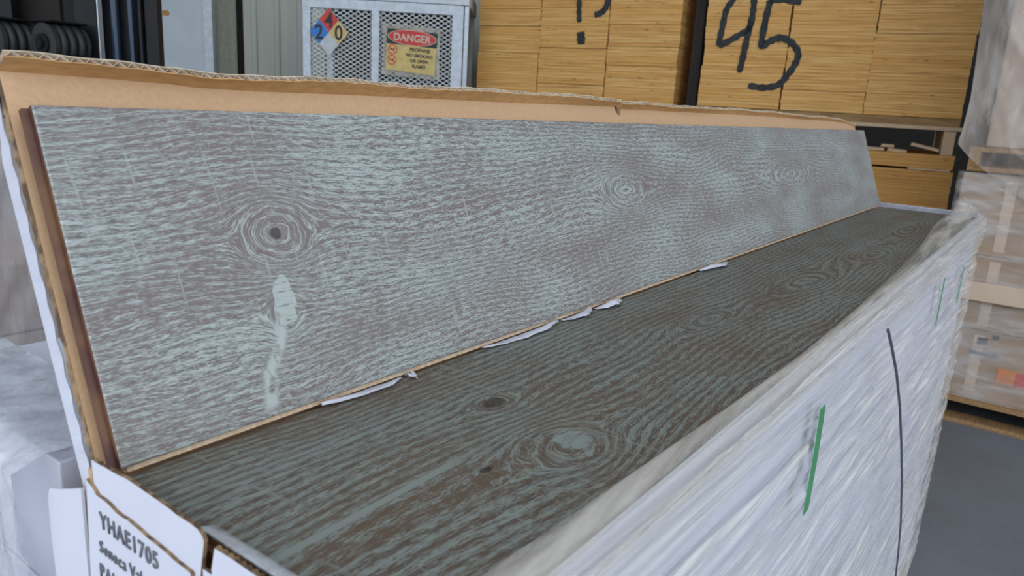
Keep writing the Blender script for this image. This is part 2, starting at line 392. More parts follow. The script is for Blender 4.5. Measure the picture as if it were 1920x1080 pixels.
# ------------------------------------------------------------------ the open flooring box
ZB = -.1152
box = thing('open_flooring_box', 'open white cardboard flooring box with brown inside and raised lid, printed YHAE1705', 'box', (.95, -.07, ZB))
MB().box(X0, X1, Y0, .02, ZB, ZB+.004).build('bottom_panel', M['kraft'], box)
MB().box(X0+.002, X1, Y0-.0012, Y0+.0022, ZB-.005, -.004).build('front_panel', M['white_card'], box)
MB().box(X1-.004, X1, Y0, .02, ZB, .002).build('far_end_panel', M['white_card'], box)
MB().box(X0+.004, X1, .016, .02, ZB, -.002).build('back_panel', M['kraft'], box)
def card_panel(name, poly, x_out, x_in, parent, edge='torn'):
    """upright end panel: white outside, brown cut edge and inside; polygon in (y, z)"""
    m = MB(); n = len(poly)
    m.add([(x_out, y, z) for y, z in poly]+[(x_in, y, z) for y, z in poly],
          [tuple(range(n)), tuple(range(n, 2*n))[::-1]]+[(i, (i+1) % n, (i+1) % n+n, i+n) for i in range(n)], [0, 1]+[2]*n)
    return m.build(name, [M['white_card'], M['kraft'], M[edge]], parent)
def wob(p, q, n, amp, seed):
    r = random.Random(seed); out = []
    for i in range(n+1):
        t = i/n; j = amp*(r.random()-.5) if 0 < i < n else 0
        out.append((p[0]+(q[0]-p[0])*t, p[1]+(q[1]-p[1])*t+j))
    return out
# printed outer end panel with a slit above it, and the tuck flap standing behind the slit
top = wob((.012, -.0035), (.004, -.0075), 3, .001, 1)+wob((.002, -.009), (-.082, -.015), 14, .0012, 2)
card_panel('printed_end_panel', top+wob((-.0825, -.018), (-.198, -.0185), 10, .001, 3)+[(-.202, ZB), (.02, ZB)], X0-.0008, X0+.0010, box)
flap = wob((.009, .0075), (-.03, .0095), 8, .0006, 4)+wob((-.031, .0095), (-.086, .0075), 10, .0006, 5)+[(-.0895, .0055), (-.0905, .003), (-.0875, -.011), (-.086, -.018), (.006, -.014), (.0085, -.004)]
card_panel('tuck_flap', flap, X0+.0012, X0+.0032, box)
card_panel('tuck_flap', wob((-.0985, .0035), (-.20, .0045), 14, .0007, 6)+[(-.202, -.03), (-.0965, -.03), (-.0955, -.008)], X0+.0012, X0+.0032, box)
card_panel('slot_tab', [(-.0885, -.011), (-.0955, -.011), (-.0955, -.04), (-.0875, -.04)], X0+.0014, X0+.003, box)
cp = card_panel('corner_panel', [(.0195, -.012), (.040, -.020), (.058, -.026), (.0615, -.032), (.062, -.060), (.0605, -.085), (.062, ZB), (.0195, ZB)], X0-.0006, X0+.0010, box, 'white_card')
# row of little flute openings along the tops of the tuck flaps
fl = MB()
for (ya, za, yb, zb) in ((.006, .0078, -.086, .0078), (-.100, .0038, -.198, .0048)):
    n = int((ya-yb)/.0042)
    for k in range(n):
        y = ya+(yb-ya)*k/n; z = za+(zb-za)*k/n
        fl.box(X0+.0013, X0+.0034, y-.0009, y+.0009, z-.001, z+.0006)
fl.build('flute_edge', M['torn'], box)
# print: lines of grey letters reading to the right, seen on the -x face
TT = Matrix(((0, 0, -1, X0-.0012), (-1, 0, 0, 0), (0, 1, 0, 0), (0, 0, 0, 1)))
inv = MAT[box.name].inverted()
for body, y, z, size, b, sq in (('YHAE1705', -.0005, -.0255, .0128, .00005, .88), ('Seneca Val', .0022, -.0405, .0098, .0, .88), ('PAI', .0042, -.0560, .0118, .0, .85)):
    Tt = inv @ Matrix.Translation((0, y, z)) @ TT
    text('printed_line', body, size, M['ink'], box, Tt, b, squeeze=sq, space=1.12)

# the raised lid: leans back with the plank, top strip folded forward, corrugated edge on show
LEAN = 0.3556; cs, sn = math.cos(LEAN), math.sin(LEAN)
def lidp(x, r, off):     # r up along the lid, off behind the plank face
    return (x, r*sn+off*cs, r*cs-off*sn)
LO = .0185; TH = .004
def lid_top(x):
    return float(np.interp(x, [0, .05, .09, .1, .15, .23, .44, .654, .656, 1.17, 1.68, 1.80, 1.9], [.2155, .2148, .2138, .2126, .2122, .2135, .2150, .2180, .2155, .2185, .2175, .2140, .2050]))
xs = sorted(set([-.004]+[round(-.003+i*.0075, 5) for i in range(0, 255)]+[.6545, .6555]))
xs = [x for x in xs if x <= 1.9]
FOLD = math.radians(68)
def strip_pt(x, t, d):
    """point on the folded strip: t along it from the crease, d through its thickness"""
    r = lid_top(x)-.0005
    wv = .12*math.sin(x*9+1)+.08*math.sin(x*23)
    a = LEAN-FOLD-wv
    sy, sz = math.sin(a), math.cos(a); ny, nz = math.cos(a), -math.sin(a)
    p = lidp(x, r, LO)
    return (x, p[1]+sy*t+ny*d, p[2]+sz*t+nz*d)
pan = MB(); n = len(xs)
v = []
for x in xs:
    v += [lidp(x, -.018, LO), lidp(x, lid_top(x), LO), lidp(x, lid_top(x), LO+TH), lidp(x, -.018, LO+TH)]
f = []; mi = []
for i in range(n-1):
    a_, b_ = 4*i, 4*(i+1)
    for k, mm in ((0, 0), (1, 0), (2, 1), (3, 0)):
        f.append((a_+k, a_+(k+1) % 4, b_+(k+1) % 4, b_+k)); mi.append(mm)
f += [(0, 1, 2, 3), (4*n-4, 4*n-1, 4*n-2, 4*n-3)]; mi += [2, 2]
pan.add(v, f, mi)
lid = pan.build('lid_panel', [M['kraft'], M['white_card'], M['torn']], box)
SW = lambda x: .0122-.0015*x+.0008*math.sin(x*37)+(.0 if x < .655 else -.001)-max(0, x-1.6)*.012
st = MB(); n = len(xs); v = []; f = []
for x in xs:                     # inner liner of the folded strip
    v += [strip_pt(x, 0, 0), strip_pt(x, SW(x)*.5, .0002), strip_pt(x, SW(x)+.0005*math.sin(x*211), 0), strip_pt(x, SW(x)+.0005*math.sin(x*211), .0005), strip_pt(x, 0, .0005)]
for i in range(n-1):
    for k in range(5): f.append((5*i+k, 5*i+(k+1) % 5, 5*i+5+(k+1) % 5, 5*i+5+k))
st.add(v, f); st.build('folded_strip', M['kraft_strip'], lid)
ol = MB(); v = []; f = []
for x in xs:                     # outer liner
    v += [strip_pt(x, 0, TH-.0005), strip_pt(x, SW(x)+.0004+.0006*math.sin(x*143), TH-.0005), strip_pt(x, SW(x)+.0004+.0006*math.sin(x*143), TH), strip_pt(x, 0, TH)]
for i in range(n-1):
    for k in range(4): f.append((4*i+k, 4*i+(k+1) % 4, 4*i+4+(k+1) % 4, 4*i+4+k))
ol.add(v, f); ol.build('outer_liner', M['flute'], lid)
zz = MB(); v = []; f = []        # the zigzag flute between the liners
PIT = .0076; K = int(1.9/PIT*8)
for i in range(K):
    x = -.004+i*PIT/8; ph = (i % 8)/8; tri = 1-abs(2*ph-1)
    d = .0004+(TH-.0008)*tri
    t1 = SW(x)+.0002
    v += [strip_pt(x, .002, d), strip_pt(x, t1, d), strip_pt(x+.00045, t1, d), strip_pt(x+.00045, .002, d)]
for i in range(K-1):
    for k in range(4): f.append((4*i+k, 4*i+(k+1) % 4, 4*i+4+(k+1) % 4, 4*i+4+k))
zz.add(v, f); zz.build('corrugated_flute', M['flute'], lid)
# little tear where the lid steps down
MB().add([lidp(.650, .2175, LO-.0012), lidp(.664, .2165, LO-.0012), lidp(.660, .207, LO-.0008), lidp(.653, .209, LO-.0006)], [(0, 1, 2, 3)]).build('tear', M['torn'], lid)
# left cut edge of the lid: torn core, white outer flap folded back
te = MB(); v = []; f = []; K = 60; r = random.Random(5)
for i in range(K+1):
    q = -.016+(.2165+.016)*i/K; j = .0014*r.random(); k = .0012*r.random()
    v += [lidp(-.0040-j*.5, q, LO+.0002), lidp(-.0050-k, q, LO+.0016), lidp(-.0042-j*.5, q, LO+.0030), lidp(-.004, q, LO+.0036), lidp(-.0035, q, LO+.0036), lidp(-.0035, q, LO+.0002)]
for i in range(K):
    for k in range(6): f.append((6*i+k, 6*i+(k+1) % 6, 6*i+6+(k+1) % 6, 6*i+6+k))
te.add(v, f); te.build('torn_edge', M['torn'], lid)
fb = MB(); v = []; f = []
for i in range(K+1):
    q = -.016+(.2170+.016)*i/K; e = .0004*math.sin(i*1.3)
    wd = .018 if q < .17 else .018*max(.1, (.2175-q)/.0475)
    v += [lidp(-.0068+e, q, LO+.0028), lidp(-.0058+e, q, LO+.0038), lidp(-.0035, q+.002, LO+.0038+wd), lidp(-.0045, q+.002, LO+.0038+wd)]
for i in range(K):
    for k in range(4): f.append((4*i+k, 4*i+(k+1) % 4, 4*i+4+(k+1) % 4, 4*i+4+k))
fb.add(v, f); fb.build('lid_end_flap', M['white_card'], lid)

# ------------------------------------------------------------------ the planks (local x along, y across, z out of the face)
W, LEN, PT = .19, 1.9, .0125
def make_plank(name, label, face, loc, rotx, w=W):
    t = thing(name, label, 'plank', loc)
    T = Matrix.Translation(loc) @ Matrix.Rotation(rotx, 4, 'X')
    MAT[t.name] = T; t.rotation_euler = (rotx, 0, 0)
    e = .0008
    top = MB().add([(e, e, 0), (LEN-e, e, 0), (LEN-e, w-e, 0), (e, w-e, 0), (0, 0, -e), (LEN, 0, -e), (LEN, w, -e), (0, w, -e), (0, 0, -.004), (LEN, 0, -.004), (LEN, w, -.004), (0, w, -.004)],
        [(0, 1, 2, 3), (0, 4, 5, 1), (1, 5, 6, 2), (2, 6, 7, 3), (3, 7, 4, 0), (4, 8, 9, 5), (5, 9, 10, 6), (6, 10, 11, 7), (7, 11, 8, 4), (11, 10, 9, 8)], [0]*5+[0, 0, 0, 1, 1])
    top.build('face_veneer', [face, M['endcut']], t, local=True)
    core = MB().box(.0006, LEN-.0006, .0006, w-.0006, -PT, -.004)
    core.build('core', M['endcut'], t, local=True)
    MB().box(.004, LEN-.001, -.0032, .0008, -.0088, -.0042).build('tongue', M['edge'], t, local=True, bevel=.0004)
    MB().box(-.0032, .0008, .001, w-.0004, -.0088, -.0050).build('end_tongue', M['endcut'], t, local=True)
    return t
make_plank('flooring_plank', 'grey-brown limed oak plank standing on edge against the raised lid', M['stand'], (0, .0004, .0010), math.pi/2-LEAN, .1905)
make_plank('flooring_plank', 'brown limed oak plank lying flat in the open box, shade in its colour', M['lie'], (.001, -.2080, -.0052), 0, .2112)
# layers of planks below fill the box
MB().box(.004, 1.9, -.206, .012, ZB+.0045, -.0180).build('packing_core', M['kraft'], box)

# torn tissue peeping from under the standing plank
def scrap(label, pts, lift, wds, seed):
    r = random.Random(seed); n = 14; P = np.zeros((n, 5, 3))
    for i in range(n):
        t = i/(n-1); x = pts[0]+(pts[1]-pts[0])*t
        wd = np.interp(t, [k/(len(wds)-1) for k in range(len(wds))], wds)*(.85+.3*r.random())
        for j in range(5):
            q = j/4
            P[i, j] = (x+.0015*(r.random()-.5), .001-(wd+.001)*q, -.0036+lift*math.sin(math.pi*min(1, q*.9))*(.5+.5*math.sin(t*5+seed))+.0006*r.random())
    o = MB().grid(P).build('tissue_scrap', M['paper'], smooth=True, normals=False)
    md = o.modifiers.new('t', 'SOLIDIFY'); md.thickness = .0002
    return tag(o, label, 'paper scrap', 'torn tissue scraps along the plank joint')
scrap('long white tissue scrap nearest the printed end, below the standing plank', (.128, .200), .0025, (.001, .005, .0065, .006, .002), 1)
scrap('tiny upright white tissue wisp beside the long scrap under the standing plank', (.205, .212), .004, (.003, .009, .003), 2)
scrap('white tissue scrap at the middle of the plank joint, longest of the middle three', (.295, .408), .003, (.001, .006, .009, .008, .002), 3)
scrap('white tissue scrap between two others at the middle of the plank joint', (.415, .468), .004, (.002, .008, .011, .003), 4)
scrap('curled white tissue scrap farthest right of the middle three', (.476, .530), .005, (.003, .011, .012, .003), 5)
scrap('white tissue scrap farthest from the printed end, along the plank joint', (.745, .84), .005, (.002, .010, .014, .003), 6)

# ------------------------------------------------------------------ stretch film round the pile
wrap = thing('stretch_wrap', 'crinkled clear stretch film wrapped round the white carton pile and its top edge', 'plastic wrap', (.95, -.21, FLOOR))
ex = [-.03, .03, .094, .18, .30, .44, .65, .865, 1.1, 1.3, 1.5, 1.62, 1.75, 1.88, 1.98]
ey = [-.1915, -.192, -.195, -.199, -.204, -.2075, -.2065, -.2025, -.195, -.183, -.169, -.166, -.170, -.170, -.174]
ez = [.004, .004, .004, .005, .006, .0055, .006, .008, .010, .011, .012, .014, .024, .030, .018]
nx = 300
U = np.linspace(-.020, 1.965, nx); V = np.concatenate([np.linspace(0, .25, 150), np.linspace(.252, .93, 270)]); 
UU, VV = np.meshgrid(U, V, indexing='ij')
relief = ridges(UU, VV, 11, 40, (.010, .06), 45, .035, .0085)
relief2 = ridges(UU, VV, 12, 8, (.06, .18), 14, .05, .010)
soft = np.clip((VV-.01)/.10, .18, 1)*(.45+.55*np.clip(UU/.7, 0, 1))
P = np.zeros(UU.shape+(3,)); P[..., 0] = UU; P[..., 2] = .002-VV
P[..., 1] = Y0-.003-relief*soft-relief2*soft-.004*np.exp(-((VV-.03)/.03)**2)
top_y = np.interp(U, ex, ey); top_z = np.interp(U, ex, ez)
MB().grid(P).build('front_film', M['film'], wrap, smooth=True, normals=False)
# rolled lip over the near edge of the box
m = 14; Q = np.zeros((nx, m, 3)); rr = np.random.RandomState(3)
w1 = ridges(U[:, None]*np.ones((1, m)), np.linspace(0, .04, m)[None, :]*np.ones((nx, 1)), 21, 10, (.01, .05), 5, .5, .0035)
for j in range(m):
    t = j/(m-1)
    if t < .35:
        k = t/.35; yy = top_y+.002*(1-k)-.004*k; zz_ = -.0035+(top_z+.0035)*math.sin(k*math.pi/2)
    else:
        k = (t-.35)/.65; ang = k*math.pi/2
        yy = (top_y-.004)+(P[:, 3, 1]-.002-(top_y-.004))*math.sin(ang); zz_ = top_z-(top_z+.020)*(1-math.cos(ang))
    Q[:, j, 0] = U; Q[:, j, 1] = yy-w1[:, j]*.6*math.sin(math.pi*t); Q[:, j, 2] = zz_+w1[:, j]*.5*math.sin(math.pi*t)*math.sin(math.pi*t)
MB().grid(Q).build('rolled_lip', M['film_lip'], wrap, smooth=True, normals=False)
# overhanging second layer with a scalloped lower hem
H = np.zeros((nx, 22, 3)); hp = [pix(u_, v_, (0, Y0-.014), (0, 1)) for u_, v_ in ((1010, 1085), (1060, 1040), (1150, 985), (1250, 920), (1330, 862), (1420, 800), (1500, 740), (1560, 700), (1620, 650), (1660, 614), (1690, 585), (1715, 560))]
hem = np.interp(U, [p[0] for p in hp]+[1.98], [-.004-p[2] for p in hp]+[.07])+.0015*np.sin(U*61)+.001*np.sin(U*143); hem = np.clip(hem, .004, .2)
w2 = ridges(U[:, None]*np.ones((1, 22)), np.linspace(0, .07, 22)[None, :]*np.ones((nx, 1)), 31, 14, (.012, .05), 14, .10, .0055)
for j in range(22):
    t = j/21; zz_ = -.004-hem*t
    H[:, j, 0] = U; H[:, j, 1] = np.minimum(P[:, 3:60, 1].min(axis=1), P[:, 3, 1])-.0015-w2[:, j]*(1-.5*t)-.002*math.sin(math.pi*t); H[:, j, 2] = zz_
MB().tube([tuple(p) for p in H[:, 21, :]], .0011, 6).build('hem_roll', M['film_lip'], wrap, smooth=True)
MB().grid(H).build('film_hem', M['film'], wrap, smooth=True, normals=False)
# film at the far end: low lip across the end and a raised corner peak
C = np.zeros((24, 20, 3))
for i in range(24):
    for j in range(20):
        s_, t = i/23, j/19
        x = 1.60+.36*s_; pk = math.exp(-((s_-.72)/.25)**2)
        C[i, j] = (x, -.172-.03*t-.012*math.sin(t*3)*s_, .008+.034*pk*math.sin(math.pi*min(1, .35+.65*t))-.055*t*t+.004*math.sin(9*s_+7*t))
MB().grid(C).build('corner_peak', M['film'], wrap, smooth=True, normals=False)
E_ = np.zeros((30, 6, 3))
for i in range(30):
    for j in range(6):
        s_, t = i/29, j/5
        E_[i, j] = (1.915+.03*t, .035-.245*s_, .002+.006*math.sin(t*3.1)+.0015*math.sin(s_*40)-.03*t*t)
MB().grid(E_).build('end_lip', M['film_end'], wrap, smooth=True, normals=False)
# film over the left end of the row behind
E2 = np.zeros((70, 70, 3)); r = np.random.RandomState(8)
su, tv = np.meshgrid(np.linspace(0, .30, 70), np.linspace(0, .8, 70), indexing='ij')
cr = ridges(su, tv, 41, 16, (.02, .12), 1.5, .9, .022)+ridges(tv, su, 42, 12, (.02, .10), 1.5, .6, .018)
for i in range(70):
    for j in range(70):
        y = .066+su[i, j]*.8; t = tv[i, j]
        if t < .08: E2[i, j] = (-.014+(.08-t)*.9-cr[i, j]*.3, y, -.018+.6*cr[i, j])
        else: E2[i, j] = (-.016-cr[i, j]*.8, y, -.018-(t-.08)*1.15+.3*cr[i, j]*math.exp(-(t-.08)*30))
MB().grid(E2).build('end_film', M['film_end'], wrap, smooth=True, normals=False)
# thin clear strip of film between the tuck flaps and the lying plank
S = np.zeros((30, 5, 3))
for i in range(30):
    for j in range(5):
        s_, t = i/29, j/4
        S[i, j] = (-.0085+.0095*t, -.083-.115*s_, .0062+.003*math.sin(t*3.1)*min(1, s_*3+.2)-.004*t)
MB().grid(S).build('clear_strip', M['film_end'], wrap, smooth=True, normals=False)

def strap(label, x, z0, z1, wd, bend):
    P = np.zeros((16, 2, 3))
    for i in range(16):
        t = i/15; z = z0+(z1-z0)*t; xx = x+bend*math.sin(math.pi*t)-.02*t*0
        iu = int(np.argmin(abs(U-xx))); iv = int(np.argmin(abs(V+z)))
        yy = min(P_front[iu, iv], P_front[min(iu+6, nx-1), iv])-.003
        P[i, 0] = (xx-wd/2, yy, z); P[i, 1] = (xx+wd/2, yy, z)
    sm = P[:, 0, 1].copy()
    for i in range(16): P[i, :, 1] = float(np.percentile(sm, 25))
    o = MB().grid(P).build('packing_strap', M['strap'], normals=False)
    o.modifiers.new('t', 'SOLIDIFY').thickness = .0008
    return tag(o, label, 'strap', 'green packing straps')
P_front = P[..., 1]
strap('widest green packing strap, nearest the camera on the wrapped carton pile', .497, -.050, -.153, .0165, .003)
strap('green packing strap on the wrapped pile, between the near strap and the far corner', 1.293, -.055, -.140, .014, .0)
strap('green packing strap nearest the far corner of the wrapped pile', 1.632, -.082, -.160, .016, .0)
cpts = []
for (u_, v_) in ((1665, 618), (1672, 650), (1681, 700), (1687, 760), (1690, 830), (1691, 900), (1689, 980), (1684, 1040), (1678, 1090)):
    p = pix(u_, v_, (0, Y0-.030), (0, 1)); cpts.append(p)
tag(MB().tube(cpts, .0016, 6).build('loose_cord', M['cord'], smooth=True), 'thin dark cord hanging diagonally down the film on the carton pile', 'cord')

# ------------------------------------------------------------------ second wrapped pallet behind the lid, left
PX0, PX1, PY0, PY1, PZ = -.75, .95, .78, 1.7, .095
add_pallet('pallet', 'wooden pallet under the grey film-wrapped load behind the lid', PX0, PX1, PY0, PY1, FLOOR, FLOOR+.12)
for k in range(4):
    z0 = FLOOR+.12+k*(PZ-FLOOR-.12)/4; z1 = z0+(PZ-FLOOR-.12)/4-.002; x0, x1 = PX0, PX1
    t = thing('shipping_carton', '%s pale brown carton under grey film behind the raised lid' % ('lowest', 'second lowest', 'second highest', 'highest')[k], 'carton', ((x0+x1)/2, (PY0+PY1)/2, z0), group='cartons of the grey wrapped load')
    MB().box(x0, x1, PY0+.01, PY1, z0, z1).build('carton_body', M['carton2'], t, bevel=.004)
    MB().box(x0+.02, x1-.02, PY0+.0085, PY0+.0102, (z0+z1)/2-.03, (z0+z1)/2+.03).build('tape_strip', M['tape'], t)
su, tv = np.meshgrid(np.linspace(PX0, PX1, 160), np.linspace(0, 1.2, 120), indexing='ij')
cr = ridges(tv, su, 51, 26, (.02, .14), 8, .45, .028)
P2 = np.zeros(su.shape+(3,)); P2[..., 0] = su
tt = tv
P2[..., 1] = np.where(tt < .12, PY0-.012+(.12-tt)*.9, PY0-.014)-cr*np.clip((tt-.06)*6, .1, 1)
P2[..., 2] = np.where(tt < .12, PZ+.004+cr*.25, PZ+.004-(tt-.12)*.98)
tag(MB().grid(P2).build('stretch_wrap', M['film_grey'], smooth=True, normals=False), 'grey hazy stretch film over the load behind the raised lid', 'plastic wrap')

# ------------------------------------------------------------------ plywood stacks
SR = math.radians(-80); h2 = np.array([math.cos(SR), math.sin(SR)]); nrm = np.array([-math.sin(-SR)*1.0, 0])
nrm = np.array([h2[1], -h2[0]])      # faces the camera
SO = np.array([4.139, 1.557])
def sz(u, v):
    p = pix(u, v, SO, nrm); return float((p[:2]-SO)@h2), float(p[2])
def stack_root(name, label, s, z): return thing(name, label, 'wood stack', (SO[0]+h2[0]*s, SO[1]+h2[1]*s, z), SR)
SHEET = .018; MESH = {}
def sheet_mesh(w, d, t, mat):
    key = (round(w, 3), round(t, 4), mat)
    if key not in MESH:
        m = MB().box(0, w, 0, d, 0, t); o = m.build('plywood_sheet', M[mat]); MESH[key] = o.data; bpy.data.objects.remove(o)
    return MESH[key]
def bundle(root, s_rel, w, z0, z1, zroot, mat='ply', jit=.004, front=0.0, depth=.9, solid=False):
    if solid:
        MB().box(s_rel, s_rel+w, front, front+depth, z0-zroot, z1-zroot).build('plywood_bundle', M[mat], root, local=True); return
    e = bpy.data.objects.new('plywood_bundle', None); COL.objects.link(e); e.parent = root; e.location = (s_rel, front, z0-zroot); e.empty_display_size = .05
    n = max(1, round((z1-z0)/SHEET)); t = (z1-z0)/n
    me = sheet_mesh(w, depth, t-.0006, mat)
    for k in range(n):
        o = bpy.data.objects.new('plywood_sheet', me); COL.objects.link(o); o.parent = e
        o.location = ((rnd.random()-.5)*jit, (rnd.random()-.5)*jit*1.4, k*t)
def ribbon(root, pts, wd, zroot, sroot, name='spray_mark'):
    """thick spray stroke through photo pixels, lying on the stack face"""
    Q = [Vector((sz(u, v)[0]-sroot, sz(u, v)[1]-zroot)) for u, v in pts]
    R = []
    for i in range(len(Q)-1):                     # subdivide with Catmull-Rom
        p0, p1, p2, p3 = Q[max(i-1, 0)], Q[i], Q[i+1], Q[min(i+2, len(Q)-1)]
        for k in range(6):
            t = k/6; R.append(.5*((2*p1)+(p2-p0)*t+(2*p0-5*p1+4*p2-p3)*t*t+(3*p1-p0-3*p2+p3)*t**3))
    R.append(Q[-1]); m = MB(); n = len(R); v = []; f = []
    for i, p in enumerate(R):
        d = (R[min(i+1, n-1)]-R[max(i-1, 0)]).normalized(); nn = Vector((-d.y, d.x))
        w_ = wd*(.5+.07*math.sin(i*1.7))*(1 if 0 < i < n-1 else .6)
        for y in (-.008, -.0045): v += [(p.x+nn.x*w_, y, p.y+nn.y*w_), (p.x-nn.x*w_, y, p.y-nn.y*w_)]
    for i in range(n-1):
        a_, b_ = 4*i, 4*i+4
        for q in ((0, 1), (1, 3), (3, 2), (2, 0)): f.append((a_+q[0], a_+q[1], b_+q[1], b_+q[0]))
    m.add(v, f); return m.build(name, M['spray'], root, local=True)
# stack beside the cage
z1r = FLOOR
s1 = stack_root('plywood_stack', 'tall plywood stack right beside the propane cage, sprayed with a dotted mark', -1.41, FLOOR)
c1 = [(-1.412, .447), (-.962, .458), (-.502, .447)]
seams = [[.22, .52, .685, .79, 1.16], [.22, .335, .555, .80, 1.16], [.22, .46, .572, .70, 1.16]]
MB().box(0, 1.36, 0, .9, 0, .12).build('base_pallet', M['pallet'], s1, local=True)
for (s, w_), zs in zip(c1, seams):
    bundle(s1, s+1.41, w_, FLOOR+.12, zs[0], FLOOR, solid=True)
    for a_, b_ in zip(zs[:-1], zs[1:]): bundle(s1, s+1.41+(rnd.random()-.5)*.008, w_-.004, a_+.003, b_, FLOOR, front=(rnd.random()-.5)*.012)
def z3(x, y): return (860+x/3.429, y/3.429)
ribbon(s1, [z3(778, -60), z3(778, 0), z3(776, 80), z3(778, 145)], .030, FLOOR, -1.41)
ribbon(s1, [z3(786, 205), z3(788, 230), z3(790, 285)], .052, FLOOR, -1.41)
ribbon(s1, [z3(975, -60), z3(965, 0), z3(948, 50), z3(915, 85), z3(875, 95)], .036, FLOOR, -1.41)
# stack marked 95, on its own pallet above a lower stack
c2 = [(.090, .462), (.556, .432), (.992, .468)]
lo = stack_root('plywood_stack', 'low orange plywood stack under the pallet of the stack sprayed 95', .09, FLOOR)
MB().box(0, 1.36, 0, .9, 0, .12).build('base_pallet', M['pallet'], lo, local=True)
for s, w_ in c2[:2]: bundle(lo, s-.09, w_, FLOOR+.12, .06, FLOOR, 'ply2', solid=True)
bundle(lo, .902, .475, FLOOR+.12, -.42, FLOOR, 'ply2', solid=True)
bundle(lo, .902, .475, -.42, -.025, FLOOR, 'ply2'); bundle(lo, .905, .465, -.014, .060, FLOOR, 'ply2')
MB().box(1.16, 1.36, -.01, .25, -.024-FLOOR, -.0145-FLOOR).build('pale_lath', M['lumber'], lo, local=True)
up = stack_root('plywood_stack', 'tall plywood stack sprayed 95 in black, beside the plastic-draped bundle', .09, .06)
for s_ in (.02, .66, 1.30):
    MB().box(s_, s_+.055, 0, .9, .001, .125).build('pallet_stringer', M['lumber'], up, local=True)
MB().box(-.02, 1.38, -.012, .10, .126, .146).build('deck_board', M['lumber'], up, local=True)
for k in range(4): MB().box(-.02, 1.38, .2+.2*k, .3+.2*k, .126, .146).build('deck_board', M['lumber'], up, local=True)
MB().box(-.01, 1.365, .004, .9, .147, .186).build('bottom_sheet', M['pallet'], up, local=True)
sm2 = [[.247, .475, .62, 1.2], [.247, .36, .60, .835, 1.2], [.247, .665, 1.2]]
for (s, w_), zs in zip(c2, sm2):
    for a_, b_ in zip(zs[:-1], zs[1:]): bundle(up, s-.09+(rnd.random()-.5)*.008, w_-.003, a_+.002, b_, .06, front=(rnd.random()-.5)*.010)
def z4(x, y): return (1300+x/3.085, y/3.085)
ribbon(up, [z4(350, -60), z4(330, -105), z4(290, -110), z4(258, -60), z4(230, 0), z4(192, 60), z4(168, 165), z4(152, 252), z4(185, 248), z4(262, 205), z4(322, 165), z4(345, 80), z4(352, 0), z4(350, -70)], .034, .06, .09)
ribbon(up, [z4(338, 120), z4(312, 220), z4(288, 330), z4(266, 420)], .034, .06, .09)
ribbon(up, [z4(440, 5), z4(520, -2), z4(625, 14)], .036, .06, .09)
ribbon(up, [z4(448, 0), z4(420, 110), z4(395, 262), z4(440, 240), z4(505, 218), z4(565, 245), z4(606, 305), z4(590, 370), z4(540, 440), z4(490, 492), z4(400, 508), z4(318, 495)], .036, .06, .09)
pt = MB().box(.004, .066, .05, .15, 0, 3.4-FLOOR)  # upright added between the stacks so their gap stays dark
T_ = Matrix.Translation((SO[0], SO[1], FLOOR)) @ Matrix.Rotation(SR, 4, 'Z'); pt.v = [tuple(T_ @ Vector(p)) for p in pt.v]
tag(pt.build('gap_shade_post', M['post'], bevel=.004), 'dark brown upright post added to darken the gap between the two tall plywood stacks', 'post')
# wood offcuts in the gap of the pallet
def offcut(label, s0, s1_, z0, tilt, y=.03, th=.016):
    t = thing('wood_offcut', label, 'offcut', (SO[0]+h2[0]*s0-nrm[0]*y, SO[1]+h2[1]*s0-nrm[1]*y, z0), SR, 'offcuts in the pallet gap')
    T = Matrix.Rotation(tilt, 4, 'Y'); m = MB(); Ls = s1_-s0
    m.add([tuple(T @ Vector(p)) for p in [(0, 0, 0), (Ls, 0, 0), (Ls, .12, 0), (0, .12, 0), (.006, 0, th), (Ls-.004, 0, th*.9), (Ls, .12, th), (0, .12, th)]],
          [(0, 3, 2, 1), (4, 5, 6, 7), (0, 1, 5, 4), (1, 2, 6, 5), (2, 3, 7, 6), (3, 0, 4, 7)])
    m.build('board', M['lumber'], t, local=True, bevel=.001)
offcut('flat pale wood offcut farthest left in the pallet gap, below the 95 stack', 1.02, 1.125, .062, 0)
offcut('flat pale wood offcut beside the tilted one in the pallet gap', 1.135, 1.235, .062, .05)
offcut('tilted pale wood offcut leaning down in the pallet gap, nearest the stringer', 1.245, 1.385, .101, .19, -.012)
offcut('small grey wood offcut on top of the flat ones in the pallet gap', 1.10, 1.17, .081, 0, .08)

# ------------------------------------------------------------------ propane cage with two signs
CB = 5.0
cage = thing('propane_cage', 'white steel propane cage with expanded metal mesh, left of the plywood stacks', 'cage', G(-.92, CB, FLOOR), RZ)
def cl(a, z): return a+.92, z-FLOOR
CD = .65
def cbox(nm, a0, a1, y0, y1, z0, z1, mat='cage', par=cage):
    return MB().box(a0+.92, a1+.92, y0, y1, z0-FLOOR, z1-FLOOR).build(nm, M[mat], par, local=True, bevel=.002)
for a0, a1, nm in ((-1.425, -1.375, 'post'), (-.985, -.937, 'post'), (-.475, -.405, 'post')): cbox(nm, a0, a1, -.02, .03, FLOOR+.05, .775)
cbox('top_rail', -1.425, -.405, -.022, .03, .715, .775)
cbox('bottom_rail', -1.425, -.405, -.02, .03, FLOOR+.03, FLOOR+.09)
cbox('top_panel', -1.44, -.37, -.035, CD+.02, .777, .86)
cbox('floor_panel', -1.425, -.40, -.02, CD, FLOOR, FLOOR+.03)
for a0, y0 in ((-1.425, CD-.04), (-.42, CD-.04)): cbox('rear_post', a0, a0+.04, y0, y0+.04, FLOOR+.03, .776)
cbox('latch_post', -.400, -.372, -.01, .04, FLOOR+.03, .84, 'galv')
